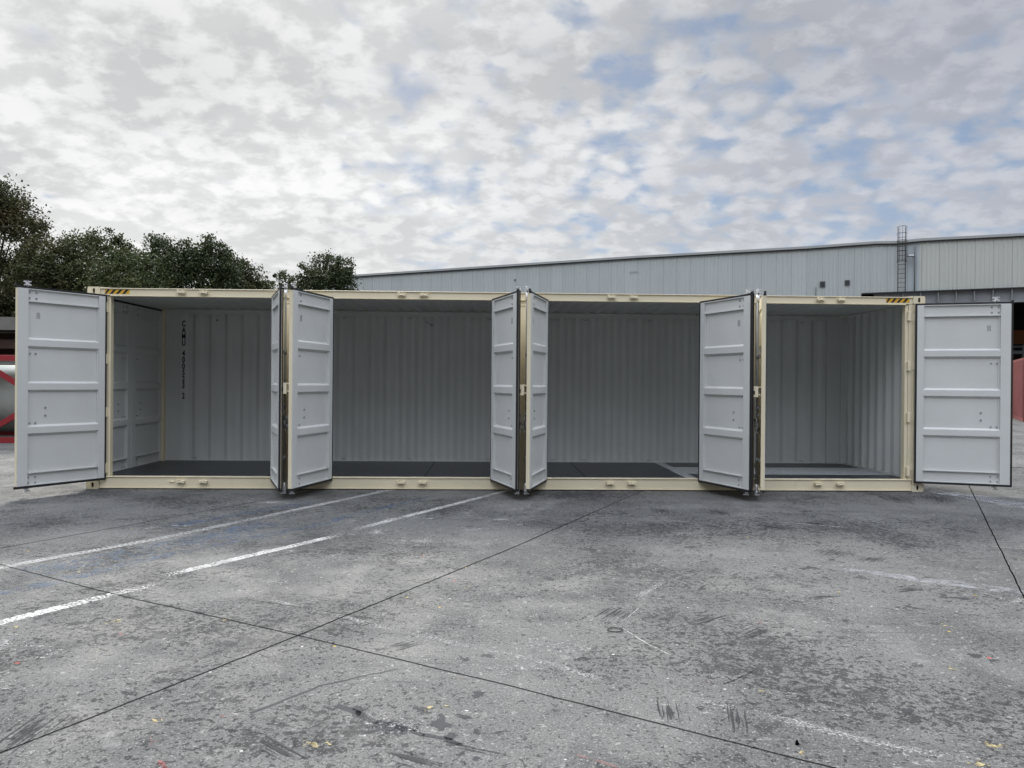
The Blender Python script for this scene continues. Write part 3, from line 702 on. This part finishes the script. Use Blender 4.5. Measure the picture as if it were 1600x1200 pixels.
# hazard stripes
for xa, xb, lean in ((.24, .59, 1), (11.61, 11.96, 1)):
    b = MB(); z0_, z1_ = 2.797, 2.860; y = .0108
    b.poly([(xa, y, z0_), (xb, y, z0_), (xb, y, z1_), (xa, y, z1_)], [(0,1,2,3)], 0)
    k = xa-.02
    while k < xb-.03:
        q = [(k, z0_), (k+.040, z0_), (k+.040+.055, z1_), (k+.055, z1_)]
        q = [(min(max(x, xa), xb), z) for x, z in q]
        b.poly([(x, y-.001, z) for x, z in q], [(0,1,2,3)], 1); k += .088
    b.build('hazard_stripes', [M['yellow'], M['hblack']], CT)
# serial number on the back wall: stacked upright letters
def text_mesh(ch, size):
    cu = bpy.data.curves.new('t', 'FONT'); cu.body = ch; cu.size = size; cu.extrude = .0006; cu.offset = .0045; cu.align_x = 'CENTER'
    o = bpy.data.objects.new('t', cu); COL.objects.link(o)
    dg = bpy.context.evaluated_depsgraph_get(); me = bpy.data.meshes.new_from_object(o.evaluated_get(dg))
    bpy.data.objects.remove(o); return me
z = 2.610; pitch_ = .1125
for ch in "CAMU 400523 2":
    if ch == ' ': z -= pitch_*.62; continue
    me = text_mesh(ch, .138)
    me.transform(Matrix.Translation((.402, Wc-.0545, z-.100)) @ Matrix.Diagonal((.66, 1, 1, 1)) @ Matrix.Rotation(math.pi/2, 4, 'X'))
    me.materials.append(M['text']); link(bpy.data.objects.new('painted_letter' if ch.isalpha() else 'painted_digit', me), CT); z -= pitch_
# lashing rings along the back wall
for x in (.62, 1.95, 3.2, 4.36, 5.75, 6.9, 7.45, 8.6, 9.7, 11.35):
    for z, k in ((.195, 1), (2.70, -1)):
        b = MB(); y = Wc-.075
        P = [(x+.032*math.cos(a), y-.012, z+.02*math.sin(a)*k) for a in [math.pi*j/8 for j in range(9)]]
        b.tube(P, .005, 6); b.build('lashing_ring', M['bolt'], CT)
b = MB(); b.beam((4.62, Wc-.06, 2.63), (4.72, Wc-.06, 2.585), .008, .012); b.cyl((4.73, Wc-.08, 2.575), (4.73, Wc-.053, 2.575), .022, 8); b.cyl((.98, Wc-.08, 2.62), (.98, Wc-.053, 2.62), .016, 8)
b.build('wall_clips', M['bolt'], CT)

# ------------------------------------------------------------------ warehouse
WA = Vector((-6.53, 56.94, 0)); WB = Vector((39.05, 34.89, 0)); wd = (WB-WA).normalized(); wn = Vector((wd.y, -wd.x, 0))  # wn faces the yard
WH = empty('warehouse', tuple(WA)); WH.rotation_euler = (0, 0, math.atan2(wd.y, wd.x))
tag(WH, 'large ribbed metal warehouse with grey and cream cladding and an open bay at right', 'warehouse')
# local frame: +x along the wall, -y towards the yard
def cladding(name, col, col2):
    t = MT(name, col, .55)
    sp = t.N.new('ShaderNodeSeparateXYZ'); t.L.new(t.tc.outputs['Object'], sp.inputs[0])
    wn_ = t.N.new('ShaderNodeTexWhiteNoise'); wn_.noise_dimensions = '1D'
    t.L.new(t.math('FLOOR', t.math('DIVIDE', sp.outputs[0], 1.0)), wn_.inputs['W'])
    st = t.noise(3.0, 5, .6, sc=(1, 1, .06)); big = t.noise(.25, 4, .6)
    c = t.mix(wn_.outputs[0], tuple(x*.95 for x in col), tuple(x*1.03 for x in col))
    c = t.mix(t.math('MULTIPLY', t.step(st, .45, .75), .30), c, col2)
    c = t.mix(t.math('MULTIPLY', t.step(big, .4, .7), .22), c, col2)
    lap = t.math('LESS_THAN', t.math('FRACT', t.math('DIVIDE', sp.outputs[0], 1.0)), .045)
    c = t.mix(t.math('MULTIPLY', lap, .35), c, (.18, .19, .19))
    t.setc(c); return t.out()
M['clad_grey'] = cladding('grey_cladding', (.47, .505, .49), (.38, .41, .40))
M['clad_pale'] = cladding('pale_cladding', (.51, .53, .485), (.42, .44, .40))
M['clad_blue'] = cladding('bluish_cladding', (.42, .47, .48), (.36, .41, .42))
M['flash'] = MT('roof_flashing', (.36, .38, .37), .5).out()
M['gutter_dark'] = MT('dark_gutter', (.03, .032, .033), .6).out()
M['steel_grey'] = painted('grey_steel_beam', (.22, .235, .24), .6, .1, (.15,.12,.09), .5)
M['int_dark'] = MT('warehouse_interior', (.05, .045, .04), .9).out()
M['rust'] = MT('rusty_orange_steel', (.22, .075, .02), .8).out()
M['win'] = MT('vent_metal', (.12, .125, .13), .5).out()
def ribwall(x0, x1, zb, ztop, mat, name='wall', pitch=.25, dep=.03):
    b = MB(); P = []; x = x0
    while x < x1-1e-4:
        for dx, dy in ((0, 0), (pitch*.62, 0), (pitch*.72, -dep), (pitch*.90, -dep)):
            xx = x+dx
            if xx < x1: P.append((xx, dy))
        x += pitch
    P.append((x1, 0)); n = len(P)
    b.poly([(x, y, zb) for x, y in P]+[(x, y, ztop(x)) for x, y in P], [(i, i+1, i+1+n, i+n) for i in range(n-1)])
    return b.build(name, mat, WH)
def ztop(x):
    pts = [(-4, 10.95), (0, 11.0), (26, 11.10), (38, 11.02), (42.3, 11.07), (43.5, 11.00), (45, 11.07), (50.6, 11.0), (62, 11.0)]
    for (a, za), (c, zc) in zip(pts[:-1], pts[1:]):
        if x <= c: return za+(zc-za)*(x-a)/(c-a)
    return pts[-1][1]
ribwall(-4, 41.46, 0, lambda x: ztop(x)-.06, M['clad_grey'])
ribwall(41.46, 44.05, 7.72, lambda x: ztop(x)-.06, M['clad_grey'])
ribwall(44.05, 44.88, 7.72, lambda x: ztop(x)-.06, M['clad_blue'])
ribwall(44.88, 62, 7.72, lambda x: ztop(x)-.06, M['clad_pale'])
b = MB(); xs = [-4, 0, 10, 20, 26, 32, 38, 41, 42.3, 43.5, 45, 48, 50.6, 56, 62]
for a, c in zip(xs[:-1], xs[1:]):
    b.beam((a, -.05, ztop(a)+.05), (c, -.05, ztop(c)+.05), .26, .16, 0)
    b.beam((a, -.06, ztop(a)-.075), (c, -.06, ztop(c)-.075), .14, .06, 1)
b.build('roof_flashing', [M['flash'], M['gutter_dark']], WH)
b = MB(); b.poly([(-4, .0, 10.95), (62, .0, 10.95), (62, 30, 12.6), (-4, 30, 12.6)], [(0,1,2,3)]); b.poly([(-4, .0, 10.93), (62, .0, 10.93), (62, 30, 12.5), (-4, 30, 12.5)], [(3,2,1,0)])
b.build('roof', M['flash'], WH)
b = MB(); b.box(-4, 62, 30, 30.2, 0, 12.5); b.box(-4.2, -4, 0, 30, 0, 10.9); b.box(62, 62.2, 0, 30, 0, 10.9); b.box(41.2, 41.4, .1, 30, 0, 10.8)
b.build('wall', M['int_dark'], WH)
# crane beam over the open bays, its black top flange runs on over the grey wall
b = MB(); b.box(42.2, 62, -.42, -.10, 6.92, 7.64, 0)
for x in np.arange(42.9, 62, 1.0): b.box(x, x+.06, -.62, -.42, 7.0, 7.63, 0); b.box(x-.04, x+.10, -.60, -.425, 6.93, 7.06, 0)
b.box(42.2, 62, -.66, -.08, 6.80, 6.90, 0)
b.box(41.46, 62, -.70, -.05, 7.645, 7.715, 1)
b.build('crane_beam', [M['steel_grey'], M['gutter_dark']], WH)
b = MB()
for x in np.arange(42.3, 62, .42): b.box(x, x+.26, -.67, -.60, 6.76, 6.80)
b.build('beam_bolts', M['gutter_dark'], WH)
b = MB()
for x in (41.5, 51.8, 61.6): b.nxt(); b.box(x, x+.3, -.35, .0, 0, 6.8)
each(b, 'column', M['steel_grey'], WH)
b = MB(); b.cyl((41.9, -.3, 7.1), (41.9, -.02, 7.1), .14, 12); b.box(41.7, 42.15, -.35, -.03, 6.95, 7.4); b.build('beam_end_box', M['rust'], WH)
# orange overhead girder and pipes inside the open bay
b = MB(); b.box(42, 62, 8.0, 8.4, 4.6, 5.6); b.build('inner_girder', M['rust'], WH)
b = MB(); b.cyl((42, 5, 3.9), (62, 5, 3.9), .13, 8); b.cyl((42, 5.4, 4.3), (62, 5.4, 4.3), .07, 8)
for x in np.arange(43, 62, 1.7): b.box(x, x+.12, 4.9, 5.1, 0, 4.4)
b.build('inner_pipes', M['steel_grey'], WH)
# little louvred openings and a repair patch
for x, z, w, h in ((39.03, 8.48, .36, .42), (40.58, 8.51, .34, .38)):
    b = MB(); b.box(x-w/2, x+w/2, -.060, -.036, z-h/2, z+h/2, 0); b.box(x-w/2+.05, x+w/2-.05, -.068, -.061, z-h/2+.05, z+h/2-.05, 1)
    b.build('wall_vent', [M['win'], M['gutter_dark']], WH)
b = MB(); b.box(25.45, 26.1, -.040, -.033, 9.98, 10.10); b.build('wall_patch', M['flash'], WH)
b = MB(); b.cyl((15.9, -.06, 9.9), (15.9, -.03, 9.9), .09, 10); b.build('wall_vent', M['win'], WH)
b = MB(); b.nxt(); b.cyl((44.62, -.07, 7.75), (44.62, -.07, 10.7), .028, 8); b.nxt(); b.cyl((38.6,-.06,7.0),(38.6,-.06,8.3),.022,8); each(b, 'drain_pipe', M['win'], WH)
# caged roof ladder: bolted to the wall, one object of its own
LD = empty('caged_ladder', tuple(WH.matrix_basis @ Vector((43.85, -.18, 7.80)))); LD.rotation_euler = WH.rotation_euler
tag(LD, 'thin dark caged ladder climbing the warehouse wall above its open bay', 'ladder')
b = MB()
for x in (-.22, .22): b.nxt(); b.cyl((x, 0, .0), (x, 0, 4.2), .022, 8); b.box(x-.03, x+.03, -.03, .12, -.08, .02); b.box(x-.015, x+.015, 0, .15, 1.2, 1.23); b.box(x-.015, x+.015, 0, .15, 2.4, 2.43)
each(b, 'rail', M['gutter_dark'], LD)
b = MB()
for k in range(13): b.nxt(); b.cyl((-.22, 0, .25+k*.30), (.22, 0, .25+k*.30), .016, 6)
each(b, 'rung', M['gutter_dark'], LD)
b = MB()
for z in (1.9, 2.6, 3.3, 3.75, 4.2):
    P = [(.30*math.cos(a), -.02-.55*math.sin(a), z) for a in [math.pi*j/10 for j in range(11)]]
    b.tube(P, .015, 6)
for a in (.15, .32, .5, .68, .85):
    an = math.pi*a; b.cyl((.30*math.cos(an), -.02-.55*math.sin(an), 1.9), (.30*math.cos(an), -.02-.55*math.sin(an), 4.2), .013, 6)
b.build('cage', M['gutter_dark'], LD)
# floodlight
FL = empty('floodlight', tuple(WH.matrix_basis @ Vector((44.38, -.05, 10.05)))); FL.rotation_euler = WH.rotation_euler
tag(FL, 'small dark floodlight on a wall arm right beside the caged ladder', 'floodlight')
b = MB(); b.beam((-.25, -.1, 0), (.25, -.1, 0), .04, .04); b.beam((.2, 0, 0), (.2, -.5, .05), .04, .04); b.build('bracket', M['gutter_dark'], FL)
b = MB(); b.box(-.22, .20, -.62, -.36, -.08, .10); b.build('housing', M['win'], FL, .02)
b = MB(); b.box(-.17, .15, -.628, -.621, -.05, .07); b.build('lens', M['galv'], FL)

# ------------------------------------------------------------------ red container at the right, with cabinet and timber
M['red'] = painted('faded_red_paint', (.17, .040, .038), .6, .12, (.12,.05,.04), .4)
RC = empty('shipping_container', (29.57, 21.76, 0), math.atan2(.862, .507))
tag(RC, 'dull red corrugated shipping container parked beyond the rightmost open door', 'container')
b = MB(); prr = corr_profile(.1, 12.0, 0, .036, 1); n = len(prr)
def lp(x, y, z): return (x, y, z)
b.poly([(x, .04-y, .16) for x, y in prr]+[(x, .04-y, 2.75) for x, y in prr], [(i, i+1, i+1+n, i+n) for i in range(n-1)])
b.box(0, 12.1, -2.40, -.05, .10, 2.80); b.build('body', M['red'], RC)
b = MB()
for x in (0, 12.0):
    b.box(x-.02, x+.14, -.10, .03, 0, 2.86); b.box(x-.02, x+.14, -2.44, -2.31, 0, 2.86)
b.box(.12, 12.0, -.06, .028, .0, .15); b.box(.12, 12.0, -.06, .028, 2.75, 2.86); b.build('frame', M['red'], RC, .005)
# wall cabinet on the face, white
b = MB(); b.box(8.6, 9.25, .045, .34, .92, 1.37); cb = b.build('vent_box', painted('white_box_paint', (.72,.70,.62), .5), RC, .01)
b = MB(); b.box(8.7, 9.15, .341, .346, 1.05, 1.2); b.nxt(); b.box(8.593, 8.599, .10, .29, 1.02, 1.17); b.cuts.insert(0, (0, 0)); each(b, 'opening', M['win'], cb)
M['timber'] = painted('pale_timber', (.42,.30,.18), .8, .2)
rg = random.Random(2)
for k, (x, y, l, a, nm) in enumerate(((31.0,26.9,3.0,62,'long pale timber plank lying nearest the red container'),(30.3,26.4,2.2,54,'shorter timber plank lying farther out from the red container'),)):
    b = MB(); b.box(-l/2, l/2, -.10, .10, 0, .06); o = b.build('timber_plank', M['timber'], None, .005)
    o.location = (x, y, .002); o.rotation_euler = (0, 0, math.radians(a)); tag(o, nm, 'plank', 'timber planks by the red container')

# ------------------------------------------------------------------ tank frame and shed at the left
M['tank'] = painted('dirty_white_tank', (.30,.32,.29), .5, .08, (.20,.21,.13), .6, .003)
M['tankred'] = painted('red_frame_paint', (.24,.018,.022), .45, .08)
TC = empty('tank_container', (-9.62, 7.7, 0)); tag(TC, 'dirty white tank in a red braced frame behind the leftmost open door', 'tank')
b = MB(); zc = 1.06; r = .86
b.cyl((.35, 1.2, zc), (5.7, 1.2, zc), r, 40)
b.cyl((.15, 1.2, zc), (.35, 1.2, zc), .55, 40, r2=r, caps=True); b.cyl((5.7, 1.2, zc), (5.9, 1.2, zc), r, 40, r2=.55)
b.build('tank', M['tank'], TC)
b = MB()
for x in (0, 3.02, 6.0):
    for y in (0, 2.4): b.box(x-.05, x+.05, y-.05, y+.05, 0, 2.14)
for y in (-.01, 2.41):
    b.box(.05, 5.95, y-.045, y+.045, .0, .14); b.box(.05, 5.95, y-.045, y+.045, 2.02, 2.14)
for x in (0, 6.0): b.box(x-.04, x+.04, .05, 2.35, .0, .13); b.box(x-.04, x+.04, .05, 2.35, 2.02, 2.13)
b.build('frame', M['tankred'], TC, .006)
for y in (-.02, 2.42):
    for x in (.05, 3.07):
        b = MB(); b.beam((x, y, 1.94), (x+2.9, y, .18), .05, .13); b.nxt(); b.beam((x, y-.055, .18), (x+2.9, y-.055, 1.94), .05, .13); b.cuts.insert(0, (0, 0)); each(b, 'brace', M['tankred'], TC)
b = MB(); b.box(.1, 5.9, .03, .6, 1.93, 2.0); b.build('walkway', M['tank'], TC)
# open shed with grey fascia
M['fascia'] = painted('weathered_fascia', (.16,.155,.14), .8, .15)
M['brown'] = painted('dark_brown_board', (.045,.022,.014), .8, .2)
SH = empty('open_shed', (-17, 13, 0)); tag(SH, 'low open shed with weathered grey fascia and dark brown boards under the trees', 'shed')
b = MB(); b.box(0, 13.5, -.4, 5, 3.30, 3.38); b.box(0, 13.5, -.45, -.4, 3.06, 3.46); b.build('roof', M['fascia'], SH)
b = MB(); b.box(0, 13.4, 4.6, 4.7, 0, 3.25); b.box(0, .1, 0, 4.5, 0, 3.2); b.box(13.3, 13.4, 0, 4.5, 0, 3.2); b.box(.1, 13.2, -.2, -.1, 2.50, 2.78); b.build('wall', M['brown'], SH)
b = MB()
for x in (.2, 4.6, 9.0, 13.2): b.nxt(); b.box(x-.08, x+.08, -.3, -.14, 0, 3.05)
each(b, 'post', M['brown'], SH)

# ------------------------------------------------------------------ trees
def leafmat(name, c1, c2, c3):
    t = MT(name, c1, .6, 0, .3)
    oi = t.N.new('ShaderNodeNewGeometry')
    r = oi.outputs['Random Per Island']
    c = t.mix(t.step(r, .0, 1.0), c1, c2)
    c = t.mix(t.step(t.noise(.55, 3, .6), .50, .68), c, c3)
    t.setc(c)
    tr = t.N.new('ShaderNodeBsdfTranslucent'); t.L.new(c, tr.inputs[0])
    ms = t.N.new('ShaderNodeMixShader'); ms.inputs[0].default_value = .12
    t.L.new(t.b.outputs[0], ms.inputs[1]); t.L.new(tr.outputs[0], ms.inputs[2])
    t.L.new(ms.outputs[0], t.N['Material Output'].inputs[0]); return t.out()
LM = {'green': leafmat('green_leaves', (.036,.052,.018), (.072,.092,.030), (.095,.105,.032)),
      'dark': leafmat('dark_green_leaves', (.028,.042,.017), (.055,.074,.026), (.075,.086,.032)),
      'brown': leafmat('browning_leaves', (.040,.050,.018), (.072,.078,.027), (.092,.082,.030)),
      'mixed': leafmat('autumn_leaves', (.036,.044,.017), (.072,.076,.028), (.098,.075,.032))}
M['bark'] = painted('bark', (.085,.068,.05), .9, .3)
def tree(name, x, y, h, rx, lobes, mat, seed, label, leaf=.15, nl=9000, sparse=0.0, zlow=1.6):
    nl = int(nl*3.6); leaf *= .74
    """lobes: list of (dx, dz_top, radius) crowns lumps in metres; crown fills down to zlow"""
    rg = np.random.default_rng(seed); T = empty(name, (x, y, 0)); tag(T, label, 'tree', 'trees behind the container')
    # crown volumes
    sph = []
    for dx, zt, r in lobes:
        sph.append((dx, rg.uniform(-.3, .3)*r, zt-r*.92, r))
    # fill below
    zz = min(s_[2] for s_ in sph)
    while zz > zlow+.6:
        zz -= rx*.45
        for k in range(3): sph.append((rg.uniform(-.55, .55)*rx, rg.uniform(-.5, .5)*rx, max(zz, zlow+.5), rx*rg.uniform(.45, .62)))
    vol = np.array([s_[3]**2.2 for s_ in sph]); vol /= vol.sum()
    # clumps on the shells of the lumps
    ncl = max(60, nl//60); pick = rg.choice(len(sph), ncl, p=vol); S = np.array(sph)[pick]
    d = rg.normal(size=(ncl, 3)); d /= np.linalg.norm(d, axis=1)[:, None]
    rad = S[:, 3]*(1-.55*rg.random(ncl)**1.6*(1-sparse*.3))*rg.uniform(.86, 1.14, ncl)
    C = S[:, :3]+d*rad[:, None]*np.array([1, 1, .92])
    C = C[C[:, 2] > zlow*.8]; ncl = len(C)
    per = int(nl/ncl); cr = rg.uniform(.18, .52, ncl)*(rx/3.0)**.5
    P = np.repeat(C, per, 0)+rg.normal(size=(ncl*per, 3))*np.repeat(cr, per)[:, None]*np.array([.62, .62, .5])
    n = len(P)
    a = rg.normal(size=(n, 3)); a /= np.linalg.norm(a, axis=1)[:, None]
    b_ = np.cross(a, rg.normal(size=(n, 3))); b_ /= np.linalg.norm(b_, axis=1)[:, None]
    sz = leaf*rg.uniform(.5, 1.25, n)[:, None]
    V = np.empty((n, 4, 3)); V[:, 0] = P-a*sz*.62; V[:, 1] = P-b_*sz*.36+a*sz*.05; V[:, 2] = P+a*sz*.62; V[:, 3] = P+b_*sz*.36+a*sz*.05
    me = bpy.data.meshes.new('crown'); me.vertices.add(n*4); me.vertices.foreach_set('co', V.reshape(-1))
    me.loops.add(n*4); me.loops.foreach_set('vertex_index', np.arange(n*4)); me.polygons.add(n)
    me.polygons.foreach_set('loop_start', np.arange(n)*4); me.polygons.foreach_set('loop_total', np.full(n, 4)); me.update(calc_edges=True)
    me.materials.append(LM[mat]); link(bpy.data.objects.new('crown', me), T)
    b = MB(); tr = .05*h**.9*.45; top = max(zt for _, zt, _ in lobes)
    prev = Vector((0, 0, -.05)); rr = tr*1.2
    hub = Vector((rg.uniform(-.2, .2), rg.uniform(-.2, .2), zlow+ (top-zlow)*.30))
    b.cyl(prev, prev+(hub-prev)*.5, rr, 10, r2=rr*.8); b.cyl(prev+(hub-prev)*.5, hub, rr*.8, 10, r2=rr*.66)
    for sx, sy, sz_, sr in sph[:8]+[tuple(c)+(0,) for c in C[::max(1, ncl//34)]]:
        tgt = Vector((sx, sy, sz_)); mid = hub.lerp(tgt, .5)+Vector((rg.uniform(-.25, .25), rg.uniform(-.25, .25), -.15))
        big = .45 if sr > 0 else .2
        b.cyl(hub, mid, rr*big, 6, r2=rr*big*.6); b.cyl(mid, tgt, rr*big*.6, 6, r2=rr*.06)
    b.build('trunk', M['bark'], T)
    return T
def UX(u, D): return CAM.x + D*((u-800)/F + .03)
def UZ(v, u, D): return CAM.z + D*((597.5+(u-800)*.008) - v)/F
TR = [ # name, u range (l, r), depth, list of (u, vtop, radius_px), mat
 ('broadleaf_tree', -12, 44, [(-40,272,60),(-5,284,50),(28,300,36),(40,335,42),(62,345,26),(20,400,60),(60,400,34),(-50,420,60),(48,430,40)], 'mixed', 'tallest tree, thinning autumn leaves, at the far left edge behind the open door', .19, 26000, .6),
 ('broadleaf_tree', 105, 41, [(85,378,40),(112,372,34),(128,398,42),(70,410,45),(140,430,38)], 'brown', 'brownish round tree behind the hazard-striped left end of the cream container', .17, 16000, 0),
 ('broadleaf_tree', 172, 50, [(135,366,30),(168,364,32),(198,370,30),(215,388,28),(180,400,46),(150,410,40)], 'green', 'broad green tree standing between the brownish tree and the slender one', .20, 17000, .2),
 ('broadleaf_tree', 252, 46, [(243,370,12),(255,367,14),(262,382,16),(245,398,26),(270,410,28),(252,430,36)], 'dark', 'slender loose-topped tree poking up between two broad green trees', .17, 9000, .5),
 ('broadleaf_tree', 208, 38, [(195,402,38),(228,398,34),(180,430,36),(245,425,36)], 'green', 'lower olive green tree in front, just right of the hazard stripes', .16, 14000, 0),
 ('broadleaf_tree', 320, 40, [(295,382,34),(335,377,34),(352,392,30),(300,410,44),(350,420,40),(282,392,28)], 'dark', 'dense dark green tree above the first pair of rail brackets', .17, 19000, 0),
 ('broadleaf_tree', 388, 43, [(372,402,26),(390,412,24),(408,430,18),(380,430,34),(400,446,24)], 'mixed', 'small sloping tree at the right end of the main row of trees', .16, 9000, .3),
 ('broadleaf_tree', 447, 52, [(440,424,14),(452,420,14),(462,432,16),(438,440,20)], 'green', 'small light tree standing left of the round-topped tree', .19, 5000, .4),
 ('broadleaf_tree', 508, 50, [(490,404,26),(512,397,28),(532,402,22),(540,424,22),(505,428,44),(478,430,26)], 'dark', 'round-topped dark tree standing against the far end of the warehouse', .18, 15000, .1)]
for i, (nm, uc, Dp, lob, mat, lab, lf, nl, spz) in enumerate(TR):
    x = UX(uc, Dp); y = CAM.y + Dp
    L_ = [((u-uc)*Dp/F, UZ(v, u, Dp), r*Dp/F) for u, v, r in lob]
    rx = max(abs(l[0])+l[2]*.8 for l in L_)
    tree(nm, x, y, max(l[1] for l in L_), rx, L_, mat, 11+i, lab, lf, nl, spz)
